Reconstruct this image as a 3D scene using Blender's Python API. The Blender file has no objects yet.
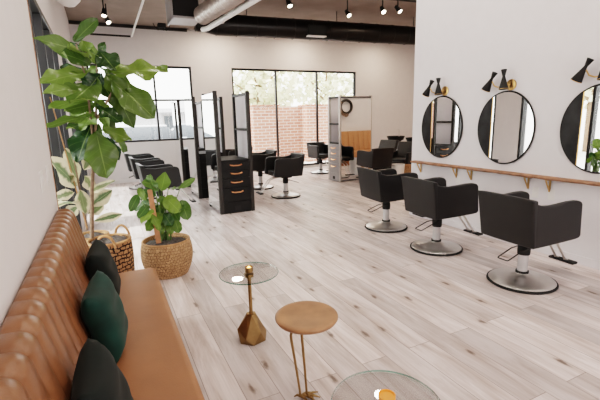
import bpy, bmesh, math, random
from mathutils import Vector, Matrix
rnd = random.Random(7)
PI = math.pi
S = bpy.context.scene
C = S.collection

# ------------------------------------------------------------------ materials
def mat(name, col, rough=.5, metal=0., spec=.5, var=.06, vscale=8., bump=0., bscale=60., coat=0., sheen=0., emit=0., trans=0.):
    m = bpy.data.materials.new(name); m.use_nodes = True
    nt = m.node_tree; b = nt.nodes['Principled BSDF']
    b.inputs['Roughness'].default_value = rough; b.inputs['Metallic'].default_value = metal
    b.inputs['Specular IOR Level'].default_value = spec
    b.inputs['Coat Weight'].default_value = coat
    b.inputs['Sheen Weight'].default_value = sheen
    b.inputs['Transmission Weight'].default_value = trans
    tc = nt.nodes.new('ShaderNodeTexCoord')
    n = nt.nodes.new('ShaderNodeTexNoise'); n.inputs['Scale'].default_value = vscale; n.inputs['Detail'].default_value = 4
    nt.links.new(tc.outputs['Object'], n.inputs['Vector'])
    r = nt.nodes.new('ShaderNodeValToRGB')
    r.color_ramp.elements[0].position = .3; r.color_ramp.elements[1].position = .7
    r.color_ramp.elements[0].color = tuple(max(0, c*(1-var)) for c in col)+(1,)
    r.color_ramp.elements[1].color = tuple(min(1, c*(1+var)) for c in col)+(1,)
    nt.links.new(n.outputs['Fac'], r.inputs['Fac']); nt.links.new(r.outputs['Color'], b.inputs['Base Color'])
    if emit:
        nt.links.new(r.outputs['Color'], b.inputs['Emission Color']); b.inputs['Emission Strength'].default_value = emit
    if bump:
        n2 = nt.nodes.new('ShaderNodeTexNoise'); n2.inputs['Scale'].default_value = bscale; n2.inputs['Detail'].default_value = 3
        nt.links.new(tc.outputs['Object'], n2.inputs['Vector'])
        bp = nt.nodes.new('ShaderNodeBump'); bp.inputs['Strength'].default_value = bump; bp.inputs['Distance'].default_value = .01
        nt.links.new(n2.outputs['Fac'], bp.inputs['Height']); nt.links.new(bp.outputs['Normal'], b.inputs['Normal'])
    return m

def N(nt, t, **kw):
    n = nt.nodes.new(t)
    for k, v in kw.items():
        if k in n.inputs: n.inputs[k].default_value = v
        else: setattr(n, k, v)
    return n

def math_node(nt, op, a, b=None):
    n = nt.nodes.new('ShaderNodeMath'); n.operation = op
    for i, v in enumerate((a, b)):
        if v is None: continue
        if isinstance(v, (int, float)): n.inputs[i].default_value = v
        else: nt.links.new(v, n.inputs[i])
    return n.outputs[0]

def mixc(nt, fac, a, b, mode='MIX'):
    n = nt.nodes.new('ShaderNodeMix'); n.data_type = 'RGBA'; n.blend_type = mode
    for i, v in ((0, fac), (6, a), (7, b)):
        if isinstance(v, (int, float)): n.inputs[i].default_value = v
        elif isinstance(v, tuple): n.inputs[i].default_value = v
        else: nt.links.new(v, n.inputs[i])
    return n.outputs[2]

def glass(name, tint=(.97, .985, .98), refl=.6, rough=.0):
    m = bpy.data.materials.new(name); m.use_nodes = True; nt = m.node_tree
    nt.nodes.remove(nt.nodes['Principled BSDF'])
    out = nt.nodes['Material Output']
    t = N(nt, 'ShaderNodeBsdfTransparent', Color=tint+(1,)); g = N(nt, 'ShaderNodeBsdfGlossy', Roughness=rough)
    fr = N(nt, 'ShaderNodeFresnel', IOR=1.45)
    f = math_node(nt, 'MULTIPLY', fr.outputs[0], refl)
    mx = nt.nodes.new('ShaderNodeMixShader')
    nt.links.new(f, mx.inputs[0]); nt.links.new(t.outputs[0], mx.inputs[1]); nt.links.new(g.outputs[0], mx.inputs[2])
    nt.links.new(mx.outputs[0], out.inputs['Surface'])
    return m

def floor_mat():
    m = bpy.data.materials.new('oak_planks'); m.use_nodes = True; nt = m.node_tree; b = nt.nodes['Principled BSDF']
    L = nt.links.new
    tc = N(nt, 'ShaderNodeTexCoord'); sp = N(nt, 'ShaderNodeSeparateXYZ'); L(tc.outputs['Object'], sp.inputs[0])
    cb = N(nt, 'ShaderNodeCombineXYZ'); L(sp.outputs['Y'], cb.inputs['X']); L(sp.outputs['X'], cb.inputs['Y'])
    br = N(nt, 'ShaderNodeTexBrick', **{'Scale': 1.0, 'Mortar Size': .0022, 'Mortar Smooth': .2, 'Bias': 0., 'Brick Width': 1.9, 'Row Height': .19})
    br.offset = .37; br.offset_frequency = 2
    br.inputs['Color1'].default_value = (0, 0, 0, 1); br.inputs['Color2'].default_value = (1, 1, 1, 1); br.inputs['Mortar'].default_value = (.5, .5, .5, 1)
    L(cb.outputs[0], br.inputs['Vector'])
    pid = N(nt, 'ShaderNodeSeparateColor'); L(br.outputs['Color'], pid.inputs[0])
    # each plank shifts the grain
    off = math_node(nt, 'MULTIPLY', pid.outputs[0], 37.)
    gx = math_node(nt, 'MULTIPLY', sp.outputs['X'], 9.); gy = math_node(nt, 'MULTIPLY', sp.outputs['Y'], 1.1)
    gv = N(nt, 'ShaderNodeCombineXYZ'); L(gx, gv.inputs[0]); L(gy, gv.inputs[1]); L(off, gv.inputs[2])
    g1 = N(nt, 'ShaderNodeTexNoise', Scale=1.3, Detail=5., Roughness=.6, Distortion=.6); L(gv.outputs[0], g1.inputs['Vector'])
    fx = math_node(nt, 'MULTIPLY', sp.outputs['X'], 60.); fy = math_node(nt, 'MULTIPLY', sp.outputs['Y'], 2.)
    fv = N(nt, 'ShaderNodeCombineXYZ'); L(fx, fv.inputs[0]); L(fy, fv.inputs[1]); L(off, fv.inputs[2])
    g2 = N(nt, 'ShaderNodeTexNoise', Scale=1.5, Detail=3., Roughness=.6); L(fv.outputs[0], g2.inputs['Vector'])
    r1 = N(nt, 'ShaderNodeValToRGB'); e = r1.color_ramp.elements
    e[0].position = .28; e[0].color = FLOOR_DARK; e[1].position = .62; e[1].color = FLOOR_LIGHT
    L(g1.outputs['Fac'], r1.inputs['Fac'])
    tone = N(nt, 'ShaderNodeMapRange'); tone.inputs[3].default_value = .76; tone.inputs[4].default_value = 1.10
    L(pid.outputs[0], tone.inputs[0])
    cc = N(nt, 'ShaderNodeCombineColor'); [L(tone.outputs[0], cc.inputs[i]) for i in range(3)]
    c = mixc(nt, 1., r1.outputs['Color'], cc.outputs[0], 'MULTIPLY')
    f2 = N(nt, 'ShaderNodeMapRange'); f2.inputs[1].default_value = .35; f2.inputs[2].default_value = .7; f2.inputs[3].default_value = .92; f2.inputs[4].default_value = 1.05
    L(g2.outputs['Fac'], f2.inputs[0])
    cf = N(nt, 'ShaderNodeCombineColor'); [L(f2.outputs[0], cf.inputs[i]) for i in range(3)]
    c = mixc(nt, 1., c, cf.outputs[0], 'MULTIPLY')
    # knots: stretched voronoi, only some cells
    kx = math_node(nt, 'MULTIPLY', sp.outputs['X'], 5.2); ky = math_node(nt, 'MULTIPLY', sp.outputs['Y'], 1.9)
    kv = N(nt, 'ShaderNodeCombineXYZ'); L(kx, kv.inputs[0]); L(ky, kv.inputs[1]); L(off, kv.inputs[2])
    wob = N(nt, 'ShaderNodeTexNoise', Scale=7., Detail=4.); L(kv.outputs[0], wob.inputs['Vector'])
    kv2 = mixc(nt, .17, kv.outputs[0], wob.outputs['Color'])
    vo = N(nt, 'ShaderNodeTexVoronoi', Scale=1., Randomness=1.); vo.voronoi_dimensions = '2D'; L(kv2, vo.inputs['Vector'])
    cs = N(nt, 'ShaderNodeSeparateColor'); L(vo.outputs['Color'], cs.inputs[0])
    kr = N(nt, 'ShaderNodeMapRange'); kr.inputs[1].default_value = .03; kr.inputs[2].default_value = .095; kr.inputs[3].default_value = 1.; kr.inputs[4].default_value = 0.
    L(vo.outputs['Distance'], kr.inputs[0])
    sel = math_node(nt, 'GREATER_THAN', cs.outputs[0], .45)
    kf = math_node(nt, 'MULTIPLY', math_node(nt, 'MULTIPLY', kr.outputs[0], sel), .9)
    c = mixc(nt, kf, c, KNOT)
    # halo round the knots and streaks
    hr = N(nt, 'ShaderNodeMapRange'); hr.inputs[1].default_value = .05; hr.inputs[2].default_value = .30; hr.inputs[3].default_value = .30; hr.inputs[4].default_value = 0.
    L(vo.outputs['Distance'], hr.inputs[0])
    c = mixc(nt, math_node(nt, 'MULTIPLY', hr.outputs[0], sel), c, (.42, .30, .23, 1))
    # seams
    c = mixc(nt, math_node(nt, 'MULTIPLY', br.outputs['Fac'], .8), c, (.22, .16, .13, 1))
    L(c, b.inputs['Base Color'])
    b.inputs['Roughness'].default_value = .42; b.inputs['Specular IOR Level'].default_value = .4
    bp = N(nt, 'ShaderNodeBump', Strength=.12, Distance=.004); L(g2.outputs['Fac'], bp.inputs['Height']); L(bp.outputs[0], b.inputs['Normal'])
    return m

def brick_mat():
    m = bpy.data.materials.new('red_brick'); m.use_nodes = True; nt = m.node_tree; b = nt.nodes['Principled BSDF']; L = nt.links.new
    tc = N(nt, 'ShaderNodeTexCoord'); sp = N(nt, 'ShaderNodeSeparateXYZ'); L(tc.outputs['Object'], sp.inputs[0])
    u = math_node(nt, 'ADD', sp.outputs['X'], sp.outputs['Y']); cb = N(nt, 'ShaderNodeCombineXYZ'); L(u, cb.inputs[0]); L(sp.outputs['Z'], cb.inputs[1])
    br = N(nt, 'ShaderNodeTexBrick', **{'Scale': 1., 'Mortar Size': .012, 'Brick Width': .3, 'Row Height': .11})
    br.inputs['Color1'].default_value = (.42, .19, .14, 1); br.inputs['Color2'].default_value = (.52, .26, .19, 1); br.inputs['Mortar'].default_value = (.62, .55, .50, 1)
    L(cb.outputs[0], br.inputs['Vector']); L(br.outputs['Color'], b.inputs['Base Color']); b.inputs['Roughness'].default_value = .9
    return m

def weave_mat(name, c1, c2, gap, rw, rh, mort, bump=.8):
    m = bpy.data.materials.new(name); m.use_nodes = True; nt = m.node_tree; b = nt.nodes['Principled BSDF']; L = nt.links.new
    tc = N(nt, 'ShaderNodeTexCoord'); sp = N(nt, 'ShaderNodeSeparateXYZ'); L(tc.outputs['Object'], sp.inputs[0])
    ang = math_node(nt, 'ARCTAN2', sp.outputs['Y'], sp.outputs['X'])
    cb = N(nt, 'ShaderNodeCombineXYZ'); L(math_node(nt, 'MULTIPLY', ang, .22), cb.inputs[0]); L(sp.outputs['Z'], cb.inputs[1])
    nz = N(nt, 'ShaderNodeTexNoise', Scale=18., Detail=2.); L(tc.outputs['Object'], nz.inputs['Vector'])
    v = mixc(nt, .05, cb.outputs[0], nz.outputs['Color'])
    br = N(nt, 'ShaderNodeTexBrick', **{'Scale': 1., 'Mortar Size': mort, 'Mortar Smooth': .6, 'Brick Width': rw, 'Row Height': rh})
    br.inputs['Color1'].default_value = c1; br.inputs['Color2'].default_value = c2; br.inputs['Mortar'].default_value = gap
    L(v, br.inputs['Vector'])
    n2 = N(nt, 'ShaderNodeTexNoise', Scale=90., Detail=3.); L(tc.outputs['Object'], n2.inputs['Vector'])
    mr = N(nt, 'ShaderNodeMapRange'); mr.inputs[3].default_value = .55; mr.inputs[4].default_value = 1.4; L(n2.outputs['Fac'], mr.inputs[0])
    cc = N(nt, 'ShaderNodeCombineColor'); [L(mr.outputs[0], cc.inputs[i]) for i in range(3)]
    L(mixc(nt, 1., br.outputs['Color'], cc.outputs[0], 'MULTIPLY'), b.inputs['Base Color'])
    b.inputs['Roughness'].default_value = .8
    inv = math_node(nt, 'SUBTRACT', 1., br.outputs['Fac'])
    bp = N(nt, 'ShaderNodeBump', Strength=bump, Distance=.02); L(inv, bp.inputs['Height']); L(bp.outputs[0], b.inputs['Normal'])
    return m

def leaf_mat(name, dark, light, edge=None, rough=.38):
    m = bpy.data.materials.new(name); m.use_nodes = True; nt = m.node_tree; b = nt.nodes['Principled BSDF']; L = nt.links.new
    g = N(nt, 'ShaderNodeNewGeometry'); at = N(nt, 'ShaderNodeAttribute'); at.attribute_name = 'leaf_uv'
    r = N(nt, 'ShaderNodeValToRGB'); e = r.color_ramp.elements; e[0].color = dark; e[1].color = light
    L(g.outputs['Random Per Island'], r.inputs['Fac'])
    sp = N(nt, 'ShaderNodeSeparateXYZ'); L(at.outputs['Vector'], sp.inputs[0])
    av = math_node(nt, 'ABSOLUTE', sp.outputs['Y'])
    # pale midrib and side veins
    mid = N(nt, 'ShaderNodeMapRange'); mid.inputs[1].default_value = .0; mid.inputs[2].default_value = .06; mid.inputs[3].default_value = .5; mid.inputs[4].default_value = 0.
    L(av, mid.inputs[0])
    ph = math_node(nt, 'SUBTRACT', math_node(nt, 'MULTIPLY', sp.outputs['X'], 7.), math_node(nt, 'MULTIPLY', av, 1.6))
    fr = math_node(nt, 'ABSOLUTE', math_node(nt, 'SUBTRACT', math_node(nt, 'FRACT', ph), .5))
    vn = N(nt, 'ShaderNodeMapRange'); vn.inputs[1].default_value = .0; vn.inputs[2].default_value = .07; vn.inputs[3].default_value = .14; vn.inputs[4].default_value = 0.
    L(fr, vn.inputs[0])
    vf = math_node(nt, 'MAXIMUM', mid.outputs[0], vn.outputs[0])
    c = r.outputs['Color']
    if edge is not None:
        nz = N(nt, 'ShaderNodeTexNoise', Scale=14., Detail=3.); tc = N(nt, 'ShaderNodeTexCoord'); L(tc.outputs['Object'], nz.inputs['Vector'])
        ed = N(nt, 'ShaderNodeMapRange'); ed.inputs[1].default_value = .28; ed.inputs[2].default_value = .55
        L(math_node(nt, 'ADD', av, math_node(nt, 'SUBTRACT', math_node(nt, 'MULTIPLY', nz.outputs['Fac'], .9), .45)), ed.inputs[0])
        c = mixc(nt, ed.outputs[0], c, edge)
    c = mixc(nt, vf, c, tuple(min(1, x*1.6+.05) for x in light[:3])+(1,))
    bk = mixc(nt, g.outputs['Backfacing'], c, tuple(min(1, x*1.15+.03) for x in light[:3])+(1,))
    L(bk, b.inputs['Base Color']); b.inputs['Roughness'].default_value = rough
    bp = N(nt, 'ShaderNodeBump', Strength=.3, Distance=.006); L(vf, bp.inputs['Height']); L(bp.outputs[0], b.inputs['Normal'])
    tr = N(nt, 'ShaderNodeBsdfTranslucent'); L(bk, tr.inputs['Color'])
    mx = nt.nodes.new('ShaderNodeMixShader'); mx.inputs[0].default_value = .25
    L(b.outputs[0], mx.inputs[1]); L(tr.outputs[0], mx.inputs[2]); L(mx.outputs[0], nt.nodes['Material Output'].inputs['Surface'])
    return m

FLOOR_DARK = (.54, .44, .405, 1); FLOOR_LIGHT = (.84, .755, .745, 1); KNOT = (.05, .03, .02, 1)

# ------------------------------------------------------------------ mesh helpers
def link(name, bm, m, parent=None, smooth=False, bevel=0., seg=2, angle=40):
    me = bpy.data.meshes.new(name); bm.normal_update(); bm.to_mesh(me); bm.free()
    if isinstance(m, (list, tuple)):
        for x in m: me.materials.append(x)
    else: me.materials.append(m)
    o = bpy.data.objects.new(name, me); C.objects.link(o)
    if parent is not None: o.parent = parent
    if smooth:
        for p in me.polygons: p.use_smooth = True
        try: me.set_sharp_from_angle(angle=math.radians(angle))
        except Exception: pass
    if bevel:
        b = o.modifiers.new('bevel', 'BEVEL'); b.width = bevel; b.segments = seg; b.limit_method = 'ANGLE'; b.angle_limit = math.radians(35)
        for p in me.polygons: p.use_smooth = True
        try: me.set_sharp_from_angle(angle=math.radians(70))
        except Exception: pass
        if seg >= 2:
            w = o.modifiers.new('wn', 'WEIGHTED_NORMAL'); w.keep_sharp = False
    return o

def box(bm, x0, x1, y0, y1, z0, z1, mi=0):
    v = [bm.verts.new(p) for p in ((x0,y0,z0),(x1,y0,z0),(x1,y1,z0),(x0,y1,z0),(x0,y0,z1),(x1,y0,z1),(x1,y1,z1),(x0,y1,z1))]
    for f in ((3,2,1,0),(4,5,6,7),(0,1,5,4),(1,2,6,5),(2,3,7,6),(3,0,4,7)):
        bm.faces.new([v[i] for i in f]).material_index = mi
    return bm

def BM(): return bmesh.new()
def bx(*a): return box(BM(), *a)

def hexa(bm, bot, top):
    """bot, top: four points each, counter-clockwise from above"""
    v = [bm.verts.new(p) for p in list(bot)+list(top)]
    for f in ((3,2,1,0),(4,5,6,7),(0,1,5,4),(1,2,6,5),(2,3,7,6),(3,0,4,7)): bm.faces.new([v[i] for i in f])
    return bm

def tube(bm, pts, r, n=8, cap=True):
    pts = [Vector(p) for p in pts]; k = len(pts)
    rr = r if isinstance(r, (list, tuple)) else [r]*k
    rings = []; up = Vector((0, 0, 1)); prev = None
    for i, p in enumerate(pts):
        t = (pts[min(i+1, k-1)]-pts[max(i-1, 0)]).normalized()
        if prev is None:
            a = t.cross(up)
            if a.length < .1: a = t.cross(Vector((1, 0, 0)))
            a.normalize()
        else:
            a = (prev - t*prev.dot(t)).normalized()
        prev = a; b = t.cross(a)
        rings.append([bm.verts.new(p+(a*math.cos(2*PI*j/n)+b*math.sin(2*PI*j/n))*rr[i]) for j in range(n)])
    for i in range(k-1):
        for j in range(n):
            bm.faces.new((rings[i][j], rings[i][(j+1) % n], rings[i+1][(j+1) % n], rings[i+1][j]))
    if cap:
        bm.faces.new(rings[0][::-1]); bm.faces.new(rings[-1])
    bmesh.ops.recalc_face_normals(bm, faces=bm.faces[:])
    return bm

def lathe(bm, prof, n=32, c=(0, 0, 0), mtx=None):
    """prof: list of (r, z); r=0 ends become poles"""
    rings = []
    for r, z in prof:
        if r < 1e-6: rings.append([bm.verts.new((c[0], c[1], c[2]+z))])
        else: rings.append([bm.verts.new((c[0]+r*math.cos(2*PI*j/n), c[1]+r*math.sin(2*PI*j/n), c[2]+z)) for j in range(n)])
    nv = [v for g in rings for v in g]; nf = []
    for a, b in zip(rings, rings[1:]):
        for j in range(n):
            k = (j+1) % n
            if len(a) == 1 and len(b) == 1: continue
            if len(a) == 1: nf.append(bm.faces.new((a[0], b[k], b[j])))
            elif len(b) == 1: nf.append(bm.faces.new((a[j], a[k], b[0])))
            else: nf.append(bm.faces.new((a[j], a[k], b[k], b[j])))
    if mtx is not None:
        for v in nv: v.co = mtx @ v.co
    bmesh.ops.recalc_face_normals(bm, faces=bm.faces[:])
    return bm

def align(p0, p1):
    """matrix taking the z axis from p0 to p1"""
    d = (Vector(p1)-Vector(p0)).normalized()
    return Matrix.Translation(Vector(p0)) @ d.to_track_quat('Z', 'Y').to_matrix().to_4x4()

def ring(bm, R, r, n=48, k=8, mtx=None):
    vs = [[bm.verts.new(((R+r*math.cos(2*PI*j/k))*math.cos(2*PI*i/n), (R+r*math.cos(2*PI*j/k))*math.sin(2*PI*i/n), r*math.sin(2*PI*j/k))) for j in range(k)] for i in range(n)]
    for i in range(n):
        for j in range(k):
            bm.faces.new((vs[i][j], vs[(i+1) % n][j], vs[(i+1) % n][(j+1) % k], vs[i][(j+1) % k]))
    if mtx is not None:
        for g in vs:
            for v in g: v.co = mtx @ v.co
    bmesh.ops.recalc_face_normals(bm, faces=bm.faces[:])
    return bm

# ------------------------------------------------------------------ object helpers
def thing(name, label, cat, loc=(0, 0, 0), rz=0, group=None):
    o = bpy.data.objects.new(name, None); C.objects.link(o); o.empty_display_size = .1
    o.location = loc; o.rotation_euler = (0, 0, rz); tag(o, label, cat, group); return o
def tag(o, label, cat, group=None):
    o['label'] = label; o['category'] = cat
    if group: o['group'] = group
    return o
def struct(o):
    o['kind'] = 'structure'; return o
def dup(root, loc, rz, label, group=None):
    r = root.copy(); C.objects.link(r); r.location = loc; r.rotation_euler = (0, 0, rz); r['label'] = label
    if group: r['group'] = group
    def rec(src, dst):
        for ch in list(src.children):
            c = ch.copy(); C.objects.link(c); c.parent = dst; rec(ch, c)
    rec(root, r); return r
# ------------------------------------------------------------------ palette
M = {}
M['wall'] = mat('white_paint', (.80, .775, .775), .7, var=.015, bump=.05, bscale=120)
M['wall_cool'] = mat('white_paint_cool', (.78, .765, .795), .65, var=.015, bump=.05, bscale=120)
M['ceil'] = mat('ceiling_deck', (.27, .215, .185), .8, var=.1, vscale=3)
M['oak'] = floor_mat()
M['black_frame'] = mat('black_window_frame', (.018, .018, .02), .4)
M['glass'] = glass('window_glass', refl=.5)
M['tglass'] = glass('table_glass', (.985, .993, .99), .45)
M['tglass_edge'] = glass('glass_edge', (.32, .60, .53), .5)
M['black_leather'] = mat('black_vinyl', (.011, .011, .0115), .46, spec=.5, var=.1, bump=.12, bscale=260)
M['piping'] = mat('black_piping', (.012, .012, .012), .45)
M['chrome'] = mat('brushed_chrome', (.72, .70, .68), .40, 1., bump=.02, bscale=200)
M['steel'] = mat('grey_steel_column', (.62, .61, .62), .4, .4)
M['rubber'] = mat('black_rubber', (.012, .012, .012), .7)
M['black_lam'] = mat('black_laminate', (.011, .011, .011), .5, spec=.3, var=.1)
M['post'] = mat('dark_bronze_post', (.032, .029, .027), .5, .2)
M['grey_lam'] = mat('grey_laminate', (.36, .35, .355), .4, .3)
M['grey_post'] = mat('silver_post', (.55, .53, .51), .35, .7)
M['copper'] = mat('copper_pull', (.85, .42, .22), .28, 1.)
M['mirror'] = mat('mirror_silver', (.92, .92, .92), .015, 1., var=.0)
M['panel'] = mat('pale_panel', (.93, .915, .955), .5, var=.02)
M['brass'] = mat('brushed_brass', (.72, .46, .20), .3, 1.)
M['old_brass'] = mat('antique_brass', (.34, .225, .11), .38, 1., var=.18, vscale=14)
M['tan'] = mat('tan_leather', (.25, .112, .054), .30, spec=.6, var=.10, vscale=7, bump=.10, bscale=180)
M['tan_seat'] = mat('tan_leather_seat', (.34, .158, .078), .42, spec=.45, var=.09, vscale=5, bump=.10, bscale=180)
M['green_velvet'] = mat('emerald_velvet', (.002, .034, .026), .8, var=.35, vscale=9, sheen=.06)
M['dark_velvet'] = mat('dark_green_velvet', (.002, .007, .0055), .85, var=.3, vscale=9, sheen=.03)
M['wood_stool'] = mat('worn_walnut', (.36, .19, .10), .38, var=.3, vscale=6)
M['shelf_wood'] = mat('live_edge_wood', (.36, .19, .115), .5, var=.4, vscale=11)
M['seagrass'] = weave_mat('seagrass_weave', (.60, .38, .21, 1), (.44, .26, .135, 1), (.24, .14, .075, 1), .026, .028, .003)
M['open_weave'] = weave_mat('open_rattan_weave', (.45, .25, .12, 1), (.34, .18, .085, 1), (.025, .014, .009, 1), .06, .034, .007, 1.)
M['rattan'] = mat('rattan_cane', (.42, .23, .11), .6, var=.25, vscale=30)
M['moss'] = mat('grey_moss', (.10, .088, .083), 1., var=.5, vscale=40, bump=1., bscale=90)
M['bark'] = mat('bark', (.24, .165, .115), .85, var=.3, vscale=30, bump=.4)
M['stem'] = mat('green_stem', (.12, .20, .06), .6, var=.2)
M['stake'] = mat('copper_wood_stake', (.50, .24, .13), .6, var=.15, vscale=20)
M['fig_leaf'] = leaf_mat('fiddle_leaf', (.012, .045, .017, 1), (.165, .25, .05, 1), rough=.27)
M['rubber_leaf'] = leaf_mat('variegated_leaf', (.07, .13, .06, 1), (.24, .28, .14, 1), (.68, .61, .45, 1))
M['vine_leaf'] = leaf_mat('vine_leaf', (.028, .095, .028, 1), (.20, .31, .05, 1))
M['black_duct'] = mat('black_duct', (.020, .018, .017), .32, .5)
M['silver_duct'] = mat('galvanised_duct', (.60, .58, .56), .3, .9)
M['white_metal'] = mat('white_enamel', (.80, .79, .78), .4)
M['bulb'] = mat('lit_lamp', (1., .86, .66), .5, emit=14., var=0)
M['flame'] = mat('candle_glow', (1., .55, .18), .5, emit=5., var=0)
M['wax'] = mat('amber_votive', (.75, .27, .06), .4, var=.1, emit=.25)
M['plate'] = mat('white_plastic', (.82, .81, .80), .35, var=0)
M['marble'] = mat('smoked_black_marble', (.026, .026, .028), .4, spec=.2, var=.5, vscale=6)
M['brick'] = brick_mat()
M['concrete'] = mat('pale_concrete', (.62, .60, .58), .9, var=.06, vscale=2)
M['carpaint'] = mat('white_car_paint', (.55, .57, .61), .25, coat=.5)
M['carpaint2'] = mat('silver_car_paint', (.34, .37, .41), .25, coat=.5)
M['carglass'] = mat('dark_car_glass', (.10, .115, .13), .2)
M['stucco'] = mat('white_stucco', (.46, .46, .48), .9)
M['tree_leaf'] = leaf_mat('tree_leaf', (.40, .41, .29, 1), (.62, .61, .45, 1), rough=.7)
M['asphalt'] = mat('parking_ground', (.50, .49, .48), .9, var=.08, vscale=1.5)

# ------------------------------------------------------------------ the room
DY = 11.3          # back wall
XW = 4.28          # right wall with the mirrors
XE = 10.2          # far east end
CH = 3.9
HEAD = 2.66        # head of the street glazing
SX = -.40          # street wall plane
WX = -.335         # sofa wall plane
fl_ = struct(link('floor', bx(-.72, XE, -3.2, DY+.1, -.12, 0), M['oak']))
struct(link('ceiling', bx(-.8, XE+.1, -3.2, DY+.15, CH, CH+.15), M['ceil']))
struct(link('wall_left', bx(-.72, WX, -3.2, 3.25, 0, CH), M['wall']))
b = BM(); box(b, -.66, SX, 3.25, DY, HEAD, CH); box(b, -.66, SX, 6.38, 7.06, 0, HEAD); box(b, -.66, SX, 10.7, DY, 0, HEAD)
struct(link('wall_street', b, M['wall']))
struct(link('trim_1', bx(WX-.012, WX+.004, 3.25, 3.262, 0, CH), M['shelf_wood']))
# back wall with two openings
W1 = (-.15, 2.34, 1.04, 2.96); W2 = (3.45, 7.6, .06, 2.96)
b = BM()
for x0, x1 in ((-.66, W1[0]), (W1[1], W2[0]), (W2[1], XE+.1)): box(b, x0, x1, DY, DY+.15, 0, CH)
for w in (W1, W2):
    box(b, w[0], w[1], DY, DY+.15, w[3], CH); box(b, w[0], w[1], DY, DY+.15, 0, w[2])
struct(link('wall_back', b, M['wall']))
struct(link('wall_right', bx(XW, XW+.15, -3.2, 4.83, 0, CH), M['wall_cool'], bevel=.004, seg=1))
struct(link('wall_inner', bx(XW+.15, XE, 4.68, 4.83, 0, CH), M['wall']))
struct(link('wall_east', bx(XE, XE+.15, 4.68, DY+.15, 0, CH), M['wall']))
struct(link('wall_front', bx(-.72, XW+.15, -3.35, -3.2, 0, CH), M['wall']))
struct(link('baseboard_right', bx(XW-.012, XW, -3.2, 4.83, 0, .09), M['wall_cool'], bevel=.004, seg=1))
b = BM()
for x0, x1 in ((SX, W2[0]), (W2[1], XE)): box(b, x0, x1, DY-.012, DY, 0, .09)
struct(link('baseboard_back', b, M['wall'], bevel=.004, seg=1))
struct(link('trim_2', bx(SX, 2.3, DY-.06, DY, CH-.07, CH), M['post']))

def window(name, axis, a0, a1, z0, z1, c, d, bars, hbars, t=.05):
    """frame in the plane axis=c..c+d, spanning a0..a1"""
    def B(bm, p0, p1, q0, q1, e=0):
        if axis == 'y': box(bm, p0, p1, c+e, c+d-e, q0, q1)
        else: box(bm, c+e, c+d-e, p0, p1, q0, q1)
    f = BM()
    B(f, a0, a0+t, z0, z1); B(f, a1-t, a1, z0, z1); B(f, a0+t, a1-t, z1-t, z1); B(f, a0+t, a1-t, z0, z0+t)
    fo = struct(link(name, f, M['black_frame'], bevel=.004, seg=1))
    vs = [a0+t]+[x for x in bars]+[a1-t]
    for x in bars:
        m = BM(); B(m, x-t/2, x+t/2, z0+t, z1-t, .001); link('mullion', m, M['black_frame'], fo, bevel=.004, seg=1)
    for (p0, p1, z) in hbars:
        m = BM(); B(m, p0, p1, z-.025, z+.025, .008); link('transom', m, M['black_frame'], fo, bevel=.004, seg=1)
    for p0, p1 in zip(vs, vs[1:]):
        g = BM(); e = d/2-.004
        o0 = t/2 if p0 in bars else 0; o1 = t/2 if p1 in bars else 0
        B(g, p0+o0, p1-o1, z0+t, z1-t, e)
        link('pane', g, M['glass'], fo)
    return fo
window('window_1', 'y', W1[0], W1[1], W1[2], W1[3], DY+.03, .08, [1.38], [(-.1, 1.36, 2.1), (1.4, 2.29, 2.1)])
window('window_2', 'y', W2[0], W2[1], W2[2], W2[3], DY+.03, .08, [4.80, 6.18], [])
window('window_3', 'x', 3.25, 6.38, 0.0, HEAD, -.55, .15, [4.05, 4.82, 5.6], [(3.3, 4.02, 2.1)], .06)
window('window_4', 'x', 7.06, 10.7, 0.0, HEAD, -.55, .15, [8.2, 9.4], [], .06)

# ------------------------------------------------------------------ ceiling equipment
YD = 8.35; ZD = 3.47
b = BM(); pr = []
pts = [(1.95, YD, ZD)]
tube(b, [(1.92, YD, ZD), (2.1, YD, ZD), (2.35, YD, ZD), (9.9, YD, ZD)], [.15, .155, .21, .21], 32)
duct = thing('spiral_duct', 'long black round air duct hung along the back of the ceiling', 'duct', (6, YD-.05, ZD), math.radians(-5))
o = link('duct_tube', b, M['black_duct'], duct, smooth=True); o.location = (-6, -YD, -ZD)
for x in [2.34+.42*i for i in range(18)]:
    b = ring(BM(), .211, .008, 32, 6, Matrix.Translation((x-6, 0, 0)) @ Matrix.Rotation(PI/2, 4, 'Y')); link('seam_ring', b, M['black_duct'], duct, smooth=True)
b = bx(4.30-6, 4.72-6, -.235, -.12, -.16, .06); link('air_grille', b, M['rubber'], duct, bevel=.006)
b = bx(4.29-6, 4.73-6, -.238, -.10, -.175, -.155); link('grille_lip', b, M['white_metal'], duct)
for x in (3.0, 5.1, 7.2): 
    b = BM(); tube(b, [(x-6, 0, .2), (x-6, 0, CH-ZD)], .008, 6); link('hanger', b, M['post'], duct)
sd = thing('flexible_duct', 'silver ribbed flexible duct running under the ceiling to a black box', 'duct', (1.9, 7.6, 3.56))
prof = []; P0 = Vector((2.27, 6.0, 3.54)); P1 = Vector((1.84, 7.62, 3.38))
n = 150; pts = [P0.lerp(P1, i/n) - Vector((1.9, 7.6, 3.56)) for i in range(n+1)]
link('ribbed_tube', tube(BM(), pts, [.15+.011*math.sin(i*1.9) for i in range(n+1)], 24), M['silver_duct'], sd, smooth=True, angle=80)
pp = thing('ceiling_pipe', 'white smooth pipe running beside the silver flexible duct', 'pipe', (2.1, 7.6, 3.32))
link('pipe_run', tube(BM(), [(.42, -1.5, .12), (-.02, .62, -.02), (-.06, .85, .0)], .05, 16), M['white_metal'], pp, smooth=True)
for k in (20, 120): link('hanger', tube(BM(), [pts[k]+Vector((0, 0, .14)), (pts[k].x, pts[k].y, CH-3.56)], .008, 6), M['steel'], sd)
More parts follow.
